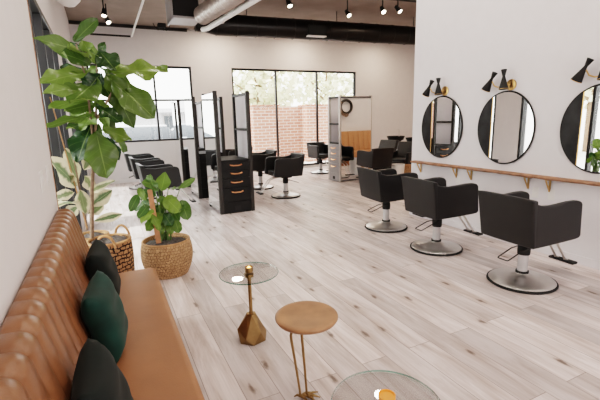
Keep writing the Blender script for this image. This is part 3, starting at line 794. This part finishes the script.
# ------------------------------------------------------------------ mirror stations
def make_station(label, w, d, h, post, body, group, loc, rz, face_panel, bars=False):
    t = thing('mirror_station', label, 'styling station', loc, rz, group)
    ps = .06
    for x in (0, w-ps):
        for y in (0, d-ps): link('post', bx(x, x+ps, y, y+ps, 0, h), post, t, bevel=.003, seg=1)
    for x in (0, w-ps):
        for z in (h-ps, 1.36):
            link('rail', bx(x+.004, x+ps-.004, ps, d-ps, z, z+.04), post, t)
    if bars:
        for z in (h-ps, 1.36, .905): link('cross_bar', bx(ps, w-ps, .008, ps-.02, z, z+.045), M['post'], t)
    for x in (-.006, w-.004): link('mirror', bx(x, x+.010, .035, d-.035, .05, h-.03), M['mirror'], t)
    for x0 in (.006, w-.021): link('back_panel', bx(x0, x0+.015, ps, d-ps, .88, h-ps), face_panel, t)
    cb = link('cabinet', bx(ps, w-ps, .012, d-.012, .0, .87), body, t, bevel=.003, seg=1)
    link('counter', bx(ps-.004, w-ps+.004, -.004, d-.004, .87, .90), body, t, bevel=.004, seg=1)
    zs = [(.735, .862), (.60, .727), (.44, .592), (.205, .432)]
    for i, (z0, z1) in enumerate(zs):
        dr = link('drawer', bx(ps+.004, w-ps-.004, -.006, .012, z0, z1), body, t, bevel=.003, seg=1)
        zc = (z0+z1)/2+.012 if i < 3 else z1-.07; hw = min(.095, (w-2*ps)*.27)
        link('handle', tube(BM(), [(w/2-hw, -.005, zc+.012), (w/2-hw, -.028, zc+.006), (w/2-hw*.5, -.036, zc-.004), (w/2+hw*.5, -.036, zc-.004), (w/2+hw, -.028, zc+.006), (w/2+hw, -.005, zc+.012)], .011, 8), M['copper'], dr, smooth=True)
    kp = link('kick_panel', bx(ps+.004, w-ps-.004, -.004, .012, .01, .198), body, t, bevel=.003, seg=1)
    link('socket_plate', bx(w/2-.05, w/2+.05, -.008, -.003, .05, .12), M['rubber'], kp)
    return t
SG = 'black drawer stations in a row'
sa = make_station('front black mirror station with four copper-handled drawers', .60, .80, 2.0, M['post'], M['black_lam'], SG, (1.64, 6.42, 0), 0, M['panel'])
dup(sa, (1.63, 8.02, 0), 0, 'middle black mirror station, standing just behind the front one', SG)
dup(sa, (1.62, 9.62, 0), 0, 'rear black mirror station, the one nearest the back wall', SG)
make_station('silver mirror station with a wide mirror facing the room', .56, .92, 2.04, M['grey_post'], M['grey_lam'], None, (5.05, 8.74, 0), -PI/2, M['panel'], True)
def bottle(loc, m, label, h):
    t = thing('styling_bottle', label, 'bottle', loc, 0, 'bottles on the station counter')
    link('bottle_body', lathe(BM(), [(0, 0), (.026, 0), (.028, .01), (.028, h*.62), (.012, h*.74), (.010, h*.8), (0, h*.8)], 20), m, t, smooth=True)
    link('cap', lathe(BM(), [(0, h*.8), (.013, h*.8), (.013, h), (0, h)], 16), M['rubber'], t, smooth=True)
bottle((2.06, 8.12, .902), M['copper'], 'small copper bottle on the counter of the middle black station', .17)
bottle((2.0, 8.20, .902), M['stake'], 'taller reddish bottle on the counter of the middle black station', .21)

# ------------------------------------------------------------------ round mirrors, sconces, shelves on the right wall
def round_mirror(y, label):
    t = thing('round_mirror', label, 'mirror', (XW, y, 1.372), 0, 'round wall mirrors')
    rot = Matrix.Rotation(-PI/2, 4, 'Y')        # local z -> -x
    R = .412; EL = Matrix.Diagonal((1, .885, 1, 1))       # slightly oval
    link('mirror_glass', lathe(BM(), [(0, .006), (R, .006), (R, .020), (0, .0201)], 72, mtx=EL @ rot), M['mirror'], t, smooth=True, angle=30)
    link('frame', ring(BM(), R+.004, .011, 72, 8, EL @ rot @ Matrix.Translation((0, 0, .012))), M['rubber'], t, smooth=True)
    # smoked marble segment on the far side, edged with brass
    k = .205; a0 = math.acos(k/R); bm = BM()
    pts = [(R*math.cos(a), R*math.sin(a)) for a in [-a0+2*a0*i/24 for i in range(25)]]
    f = [bm.verts.new((-.024, p[0]*.885, p[1])) for p in pts]; g = [bm.verts.new((-.019, p[0]*.885, p[1])) for p in pts]
    bm.faces.new(f); bm.faces.new(g[::-1])
    for i in range(25): bm.faces.new((f[i], g[i], g[(i+1) % 25], f[(i+1) % 25]))
    bmesh.ops.recalc_face_normals(bm, faces=bm.faces[:])
    link('marble_segment', bm, M['marble'], t)
    hh = math.sqrt(R*R-k*k)
    link('brass_strip', bx(-.0245, -.0195, k*.885-.006, k*.885, -hh, hh), M['brass'], t)
    return t
for y, lab in ((4.235, 'round mirror closest to the wall corner, reflecting the drawer station'), (3.24, 'middle round mirror of the three on the right wall'), (2.215, 'round mirror cut by the right edge of the photo')): round_mirror(y, lab)

def sconce(y, label):
    t = thing('wall_sconce', label, 'wall lamp', (XW, y, 1.86), 0, 'twin cone wall lamps')
    rot = Matrix.Rotation(-PI/2, 4, 'Y')
    link('wall_plate', lathe(BM(), [(0, 0), (.062, 0), (.062, .012), (.05, .018), (0, .02)], 32, mtx=rot), M['brass'], t, smooth=True, angle=50)
    link('arm', tube(BM(), [(-.015, 0, 0), (-.07, .02, -.01), (-.09, .03, -.005), (-.09, .04, .03), (-.09, .05, .07)], .008, 8), M['brass'], t, smooth=True)
    link('arm', tube(BM(), [(-.07, .02, -.01), (-.09, .11, -.02), (-.09, .16, .0), (-.09, .19, .05)], .007, 8), M['brass'], t, smooth=True)
    prof = [(0, -.125), (.050, -.125), (.052, -.118), (.030, -.04), (.015, .02), (.016, .03), (.032, .095), (.030, .095), (0, .085)]
    for c, d in (((-.095, .035, .075), (.05, .10, 1)), ((-.095, .205, .065), (.05, -.55, 1))):
        sh = link('lamp_shade', lathe(BM(), prof, 28, mtx=align(c, Vector(c)+Vector(d))), M['rubber'], t, smooth=True, angle=60)
        link('shade_rim', ring(BM(), .0515, .0025, 28, 6, align(c, Vector(c)+Vector(d)) @ Matrix.Translation((0, 0, -.122))), M['brass'], sh, smooth=True)
    return t
sc0 = sconce(4.20, 'black twin-cone wall lamp above the mirror closest to the corner')
dup(sc0, (XW, 3.20, 1.86), 0, 'black twin-cone wall lamp above the middle round mirror')
dup(sc0, (XW, 2.17, 1.875), 0, 'black twin-cone wall lamp cut by the right edge of the photo')

def shelf(y0, y1, label):
    t = thing('live_edge_shelf', label, 'shelf', (XW, y0, .868), 0, 'live-edge wall shelves')
    L = y1-y0; n = 40; bm = BM(); R = []; ph = rnd.uniform(0, 6)
    for i in range(n+1):
        y = L*i/n; w = .105+.010*math.sin(y*9+ph)+.006*math.sin(y*31+ph)
        R.append([bm.verts.new(p) for p in ((0, y, -.028), (0, y, 0), (-w+.012, y, .0), (-w-.002, y, -.010), (-w+.018+.004*math.sin(y*40), y, -.030))])
    for a, c in zip(R, R[1:]):
        for i in range(5): bm.faces.new((a[i], a[(i+1) % 5], c[(i+1) % 5], c[i]))
    bm.faces.new(R[0]); bm.faces.new(R[-1][::-1]); bmesh.ops.recalc_face_normals(bm, faces=bm.faces[:])
    link('board', bm, M['shelf_wood'], t, smooth=True, angle=40)
    for y in (.10, L-.13):
        bm = BM(); box(bm, -.012, 0, y-.009, y+.009, -.17, -.029); box(bm, -.085, -.012, y-.009, y+.009, -.041, -.029)
        hexa(bm, [(-.012, y-.007, -.165), (-.012, y+.007, -.165), (-.004, y+.007, -.165), (-.004, y-.007, -.165)][::-1], [(-.085, y-.007, -.044), (-.085, y+.007, -.044), (-.073, y+.007, -.044), (-.073, y-.007, -.044)][::-1])
        bmesh.ops.recalc_face_normals(bm, faces=bm.faces[:])
        link('bracket', bm, M['brass'], t)
    return t
shelf(3.825, 4.74, 'live-edge wooden shelf on brass brackets, the one nearest the corner')
shelf(2.79, 3.81, 'live-edge wooden shelf under the middle round mirror')
shelf(1.75, 2.775, 'live-edge wooden shelf running out of the right edge of the photo')
for y, lab in ((3.90, 'white outlet below the shelf nearest the corner'), (2.80, 'white outlet at the joint of the two nearer shelves, on the far side'), (2.62, 'white outlet under the shelf at the photo edge')):
    t = thing('wall_outlet', lab, 'outlet', (XW, y, .67), 0, 'white outlets on the mirror wall')
    link('cover_plate', bx(-.006, 0, -.036, .036, -.058, .058), M['plate'], t, bevel=.003, seg=2)
    for z in (-.025, .025): link('receptacle', bx(-.008, -.005, -.016, .016, z-.014, z+.014), M['white_metal'], t, bevel=.002, seg=1)
for y, lab in ((2.66, 'white switch plate on the left wall, the lower of the two'), (2.95, 'white switch plate on the left wall nearer its end')):
    t = thing('light_switch', lab, 'switch', (WX, y, 1.235), 0, 'switch plates on the left wall')
    link('cover_plate', bx(0, .006, -.06, .06, -.058, .058), M['plate'], t, bevel=.003, seg=2)
    for dy in (-.025, .025): link('rocker', bx(.005, .009, dy-.016, dy+.016, -.032, .032), M['plate'], t, bevel=.002, seg=1)

# ------------------------------------------------------------------ the back of the salon, past the wall corner
M['bench_tan'] = mat('bench_leather', (.50, .255, .12), .5, var=.05)
bs = thing('channel_bench', 'tan channel-back bench behind the partition, seen in the silver station mirror', 'bench', (6.9, 4.835, 0))
bm = BM(); nx = 256; R = []
for i in range(nx+1):
    x = -1.6+3.2*i/nx; s = abs(math.sin(PI*x/.2)); dd = .06*s**.35
    R.append([bm.verts.new(p) for p in ((x, .0, .40), (x, .22+dd, .40), (x, .15+dd, 1.02), (x, .11+dd*.5, 1.07), (x, 0, 1.07))])
for a, c in zip(R, R[1:]):
    for i in range(5): bm.faces.new((a[i], a[(i+1) % 5], c[(i+1) % 5], c[i]))
bm.faces.new(R[0]); bm.faces.new(R[-1][::-1]); bmesh.ops.recalc_face_normals(bm, faces=bm.faces[:])
link('backrest', bm, M['bench_tan'], bs, smooth=True, angle=60)
link('seat_cushion', bx(-1.6, 1.6, .18, .62, .25, .45), M['bench_tan'], bs, bevel=.03, seg=3)
link('seat_base', bx(-1.58, 1.58, .02, .58, 0, .26), M['tan'], bs)
for x, lab in ((6.55, 'dark round wreath hung above the tan bench, seen mirrored'), (7.33, 'second dark wreath above the tan bench, at the mirror edge')):
    wt = thing('wall_wreath', lab, 'wreath', (x, 4.83, 1.87), 0, 'dark wreaths above the bench')
    link('hoop', ring(BM(), .21, .042, 48, 8, Matrix.Translation((0, .05, 0)) @ Matrix.Rotation(PI/2, 4, 'X')), M['post'], wt, smooth=True)
    bm = BM(); lay = bm.verts.layers.float_vector.new('leaf_uv')
    for i in range(60):
        a = rnd.uniform(PI*.9, PI*1.5); p = Vector((.22*math.cos(a), .08, .22*math.sin(a))); a2 = a+rnd.uniform(-1.2, 1.2)
        leaf(bm, lay, p, p+Vector((.12*math.cos(a2), rnd.uniform(0, .05), .12*math.sin(a2))), .05, 'oval', (0, 1, 0))
    link('foliage', bm, M['bark'], wt, smooth=True, angle=180)

tag(link('hanging_rail', tube(BM(), [(5.7, 4.86, 2.19), (8.6, 4.86, 2.19)], .03, 8), M['rubber']), 'black rail along the wall over the tan bench, reflected by the silver station', 'rail')
def shampoo(loc, rz, label):
    t = thing('shampoo_chair', label, 'shampoo chair', loc, rz, 'black shampoo chairs in the back corner')
    b = BM(); hexa(b, [(-.25, -.28, .42), (.0, -.28, .42), (.0, .28, .42), (-.25, .28, .42)], [(-.36, -.28, .86), (-.24, -.28, .88), (-.24, .28, .88), (-.36, .28, .86)])
    link('backrest', b, M['black_leather'], t, bevel=.03, seg=3)
    link('seat_cushion', bx(-.2, .36, -.25, .25, .36, .48), M['black_leather'], t, bevel=.03, seg=3)
    for s in (-1, 1): link('armrest', bx(-.28, .30, s*.27-.04, s*.27+.04, .30, .64), M['black_leather'], t, bevel=.025, seg=3)
    link('leg_rest', bx(.33, .42, -.22, .22, .14, .42), M['black_leather'], t, bevel=.02, seg=2)
    link('pedestal', bx(-.22, .22, -.16, .16, 0, .36), M['rubber'], t, bevel=.01)
    bw = link('bowl', lathe(BM(), [(0, .80), (.12, .80), (.22, .86), (.26, .96), (.245, .96), (.20, .88), (0, .83)], 32, (-.62, 0, 0)), M['rubber'], t, smooth=True, angle=60)
    link('bowl_stand', bx(-.72, -.52, -.12, .12, 0, .81), M['rubber'], t, bevel=.02)
    link('tap', tube(BM(), [(-.80, .0, .90), (-.80, 0, 1.12), (-.76, 0, 1.16), (-.70, 0, 1.15)], .013, 10), M['chrome'], bw, smooth=True)
    return t
s0 = shampoo((6.9, 8.1, 0), math.radians(200), 'black shampoo chair with basin, the nearer of two past the wall corner')
dup(s0, (7.1, 9.15, 0), math.radians(200), 'black shampoo chair with basin, the farther of two past the wall corner')
tw = lathe(BM(), [(0, 0), (.12, 0), (.152, .45), (.142, .45), (.11, .01), (0, .01)], 32)
o = tag(link('laundry_bin', tw, M['plate'], smooth=True, angle=60), 'white round bin on the floor before the shampoo chairs', 'bin'); o.location = (6.06, 7.28, 0)
t = thing('wicker_bin', 'tan wicker bin beside the wall corner before the shampoo chairs', 'bin', (6.38, 7.40, 0))
link('basket', lathe(BM(), [(0, 0), (.13, 0), (.158, .2), (.15, .39), (.138, .39), (.12, .02), (0, .02)], 32), M['seagrass'], t, smooth=True, angle=60)
link('rim', ring(BM(), .145, .012, 32, 8, Matrix.Translation((0, 0, .39))), M['rattan'], t, smooth=True)

# ------------------------------------------------------------------ outdoors
struct(link('ground', bx(-60, 60, -40, 90, -.5, -.13), M['asphalt']))
bw = thing('brick_wall', 'red brick garden wall with piers outside the tall back window', 'brick wall', (7, 14.2, -.13))
link('wall_run', bx(-4.2, 5, 0, .25, 0, 2.12), M['brick'], bw)
for x in (-1.6, .55, 2.9): link('pier', bx(x-.5, x+.5, -.45, .0, 0, 2.12), M['brick'], bw)
for x in (-1.6, .55, 2.9): link('coping', bx(x-.53, x+.53, -.48, .28, 2.12, 2.17), M['brick'], bw)

def tree(loc, h, r, label, n=380, ls=.34, cat='tree'):
    t = thing('shade_tree', label, 'tree', loc, 0, 'pale leafy trees outdoors')
    tr = BM(); tube(tr, [(0, 0, -.0), (.05, .02, h*.3), (-.03, .05, h*.55), (.04, 0, h*.8)], [.14, .11, .08, .03], 10)
    for k in range(6):
        a = k*1.05; tube(tr, [(0, .03, h*(.35+.06*k)), (r*.4*math.cos(a), r*.4*math.sin(a), h*(.5+.05*k)), (r*.75*math.cos(a), r*.75*math.sin(a), h*(.6+.05*k))], [.06, .04, .015], 6)
    link('trunk', tr, M['bark'], t, smooth=True)
    bm = BM(); lay = bm.verts.layers.float_vector.new('leaf_uv')
    for i in range(n):
        z = rnd.uniform(-1, 1); a = rnd.uniform(0, 2*PI); q = rnd.random()**.4; s = math.sqrt(1-z*z)
        c = Vector((r*q*s*math.cos(a), r*q*s*math.sin(a), h*.66+h*.36*q*z))
        d = Vector((rnd.gauss(0, 1), rnd.gauss(0, 1), rnd.gauss(0, .6))).normalized()*ls
        nm = Vector((rnd.gauss(0, 1), rnd.gauss(0, 1), rnd.gauss(0, 1))).normalized(); sd = d.cross(nm).normalized()*ls*.45
        v = [bm.verts.new(c-d*.5), bm.verts.new(c+sd), bm.verts.new(c+d*.5), bm.verts.new(c-sd)]
        for k, x in enumerate(v): x[lay] = Vector(((0, .5, 1, .5)[k], (0, .8, 0, -.8)[k], 0))
        bm.faces.new(v)
    link('crown', bm, M['tree_leaf'], t)
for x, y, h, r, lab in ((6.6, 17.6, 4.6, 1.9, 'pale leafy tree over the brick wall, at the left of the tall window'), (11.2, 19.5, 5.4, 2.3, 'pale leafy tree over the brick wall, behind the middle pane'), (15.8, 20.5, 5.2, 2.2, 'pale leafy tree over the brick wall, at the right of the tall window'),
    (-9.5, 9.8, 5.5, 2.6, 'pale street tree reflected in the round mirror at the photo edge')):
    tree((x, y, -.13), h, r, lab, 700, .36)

def car(loc, rz, paint, label):
    t = thing('parked_car', label, 'car', loc, rz, 'cars parked outside the left back window')
    def loft(sec):
        bm = BM(); R = [[bm.verts.new((x, s*w, z)) for (w, z, s) in ((wb, zb, -1), (wm, zm, -1), (wt, zt, -1), (wt, zt, 1), (wm, zm, 1), (wb, zb, 1))] for (x, wb, zb, wm, zm, wt, zt) in sec]
        for a, c in zip(R, R[1:]):
            for i in range(6): bm.faces.new((a[i], a[(i+1) % 6], c[(i+1) % 6], c[i]))
        bm.faces.new(R[0]); bm.faces.new(R[-1][::-1]); bmesh.ops.recalc_face_normals(bm, faces=bm.faces[:]); return bm
    link('body', loft([(-2.2, .75, .4, .85, .6, .75, .85), (-2.0, .8, .3, .9, .6, .82, 1.0), (-.9, .8, .25, .92, .6, .86, 1.02), (.9, .8, .25, .92, .6, .86, 1.0), (1.9, .8, .3, .9, .6, .8, .88), (2.25, .7, .4, .82, .55, .72, .72)]), paint, t, bevel=.06, seg=3)
    link('windows', loft([(-2.0, .7, .99, .72, 1.1, .66, 1.12), (-1.6, .78, 1.0, .74, 1.25, .62, 1.50), (.2, .78, 1.0, .74, 1.25, .62, 1.52), (1.15, .74, .98, .74, .99, .70, 1.0)]), M['carglass'], t, bevel=.03, seg=2)
    link('roof', bx(-1.6, .25, -.60, .60, 1.47, 1.56), paint, t, bevel=.04, seg=3)
    for x in (-1.4, 1.4):
        for s in (-1, 1):
            wh = link('wheel', lathe(BM(), [(0, -.1), (.24, -.1), (.33, -.08), (.34, 0), (.33, .08), (.24, .1), (0, .1)], 28, mtx=Matrix.Translation((x, s*.80, .34)) @ Matrix.Rotation(PI/2, 4, 'X')), M['rubber'], t, smooth=True)
            link('hub', lathe(BM(), [(0, -.115), (.19, -.11), (.2, -.10), (.2, .10), (.19, .11), (0, .115)], 20, mtx=Matrix.Translation((x, s*.80, .34)) @ Matrix.Rotation(PI/2, 4, 'X')), M['steel'], wh, smooth=True)
    for s in (-1, 1):
        link('headlight', bx(2.06, 2.24, s*.58-.14, s*.58+.14, .62, .74), M['plate'], t, bevel=.02)
        link('tail_light', bx(-2.2, -2.1, s*.6-.12, s*.6+.12, .72, .86), M['stake'], t, bevel=.02)
car((.5, 15.6, -.13), math.radians(182), M['carpaint'], 'white parked car outside the left part of the back window')
car((3.4, 18.6, -.13), math.radians(176), M['carpaint2'], 'silver parked car outside the right part of the small back window')
bd = thing('stucco_building', 'pale low building across the parking lot', 'building', (9.0, 36, -.13))
link('wall_block', bx(-7, 9, 0, 6, 0, 2.75), M['stucco'], bd)
link('upper_block', bx(-1.8, 3, -.3, 6, 2.75, 3.6), M['stucco'], bd)
for x in (-4.2, -2.4, -.6, 1.2, 3.0, 4.8, 6.6):
    for z in (.9,): 
        f = link('window_unit', bx(x, x+1.1, -.06, .02, z, z+1.3), M['grey_lam'], bd); link('glazing', bx(x+.08, x+1.02, -.08, -.05, z+.08, z+1.22), M['carglass'], f)
link('canopy', bx(-7, 9, -1.2, 0, 2.4, 2.6), M['stucco'], bd)

# ------------------------------------------------------------------ light
w = bpy.data.worlds.new('sky'); S.world = w; w.use_nodes = True
nt = w.node_tree; bg = nt.nodes['Background']
tc = N(nt, 'ShaderNodeTexCoord'); sp = N(nt, 'ShaderNodeSeparateXYZ'); nt.links.new(tc.outputs['Generated'], sp.inputs[0])
rp = N(nt, 'ShaderNodeValToRGB'); e = rp.color_ramp.elements; e[0].position = .45; e[0].color = (.75, .73, .71, 1); e[1].position = .75; e[1].color = (.98, .96, .95, 1)
mr = N(nt, 'ShaderNodeMapRange'); mr.inputs[1].default_value = -1; mr.inputs[2].default_value = 1
nt.links.new(sp.outputs['Z'], mr.inputs[0]); nt.links.new(mr.outputs[0], rp.inputs['Fac']); nt.links.new(rp.outputs['Color'], bg.inputs['Color'])
bg.inputs['Strength'].default_value = 5.5

def area(name, loc, rot, sx, sy, energy, col=(1, 1, 1), portal=False, spread=None):
    l = bpy.data.lights.new(name, 'AREA'); l.shape = 'RECTANGLE'; l.size = sx; l.size_y = sy; l.energy = energy; l.color = col
    if spread: l.spread = math.radians(spread)
    if portal: l.cycles.is_portal = True
    o = bpy.data.objects.new(name, l); C.objects.link(o); o.location = loc; o.rotation_euler = rot; return o
area('portal_back_small', ((W1[0]+W1[1])/2, DY+.2, 2.0), (-PI/2, 0, 0), 2.5, 1.9, 1, portal=True)
area('portal_back_tall', ((W2[0]+W2[1])/2, DY+.2, 1.5), (-PI/2, 0, 0), 4.1, 2.9, 1, portal=True)
area('portal_street_near', (-.70, 4.8, 1.33), (0, -PI/2, 0), 2.66, 3.1, 1, portal=True)
area('portal_street_far', (-.70, 8.9, 1.33), (0, -PI/2, 0), 2.66, 3.6, 1, portal=True)
# added fill lights: an unseen panel behind the camera, discs under the ceiling
area('front_fill_light', (2.0, -3.1, 1.9), (PI/2, 0, 0), 4.2, 2.8, 95, (1., .96, .93))  # added fill panel inside the front wall, no shop window behind it
for ix, x in enumerate((.75, 2.2, 3.6)):
    for y in (.2, 1.7, 3.2, 4.6):
        l = area('ceiling_fill_downlight', (x, y, CH-.03), (0, 0, 0), .22, .22, 7, (1, .90, .80)); l.data.shape = 'DISK'  # interior fill discs, also reflected as round spots in the glass tables
for x, y in ((3.0, 10.4), (5.5, 10.4), (8.2, 10.2), (6.0, 6.2), (8.2, 6.4)):
    l = area('ceiling_fill_downlight', (x, y, CH-.03), (0, 0, 0), .3, .3, 24, (1, .80, .62)); l.data.shape = 'DISK'  # warm fill discs added to light the back of the salon
sun = bpy.data.lights.new('sun', 'SUN'); sun.energy = 7.0; sun.angle = math.radians(1.0); sun.color = (1, .95, .88)
so = bpy.data.objects.new('sun', sun); C.objects.link(so); so.rotation_euler = Vector((.38, .04, -.92)).to_track_quat('-Z', 'Y').to_euler()

# ------------------------------------------------------------------ camera
yaw, pitch, roll = (math.radians(a) for a in (25.83, 11.59, -1.48))
cy, sy, cp, spn = math.cos(yaw), math.sin(yaw), math.cos(pitch), math.sin(pitch)
f = Vector((sy*cp, cy*cp, -spn)); r = Vector((cy, -sy, 0)); u = r.cross(f)
r2 = r*math.cos(roll)+u*math.sin(roll); u2 = -r*math.sin(roll)+u*math.cos(roll)
cam = bpy.data.cameras.new('camera'); cam.sensor_width = 36; cam.lens = 36*400.3/600; cam.clip_start = .02; cam.clip_end = 300
co = bpy.data.objects.new('camera', cam); C.objects.link(co)
co.matrix_world = Matrix(((r2.x, u2.x, -f.x, 0), (r2.y, u2.y, -f.y, 0), (r2.z, u2.z, -f.z, 1.55), (0, 0, 0, 1)))
S.camera = co
S.view_settings.view_transform = 'Filmic'; S.view_settings.look = 'High Contrast'; S.view_settings.exposure = 0.22
S.cycles.max_bounces = 10; S.cycles.diffuse_bounces = 5; S.cycles.transparent_max_bounces = 16; S.cycles.glossy_bounces = 5
S.cycles.sample_clamp_indirect = 6; S.cycles.caustics_reflective = False; S.cycles.caustics_refractive = False
S.cycles.use_denoising = True
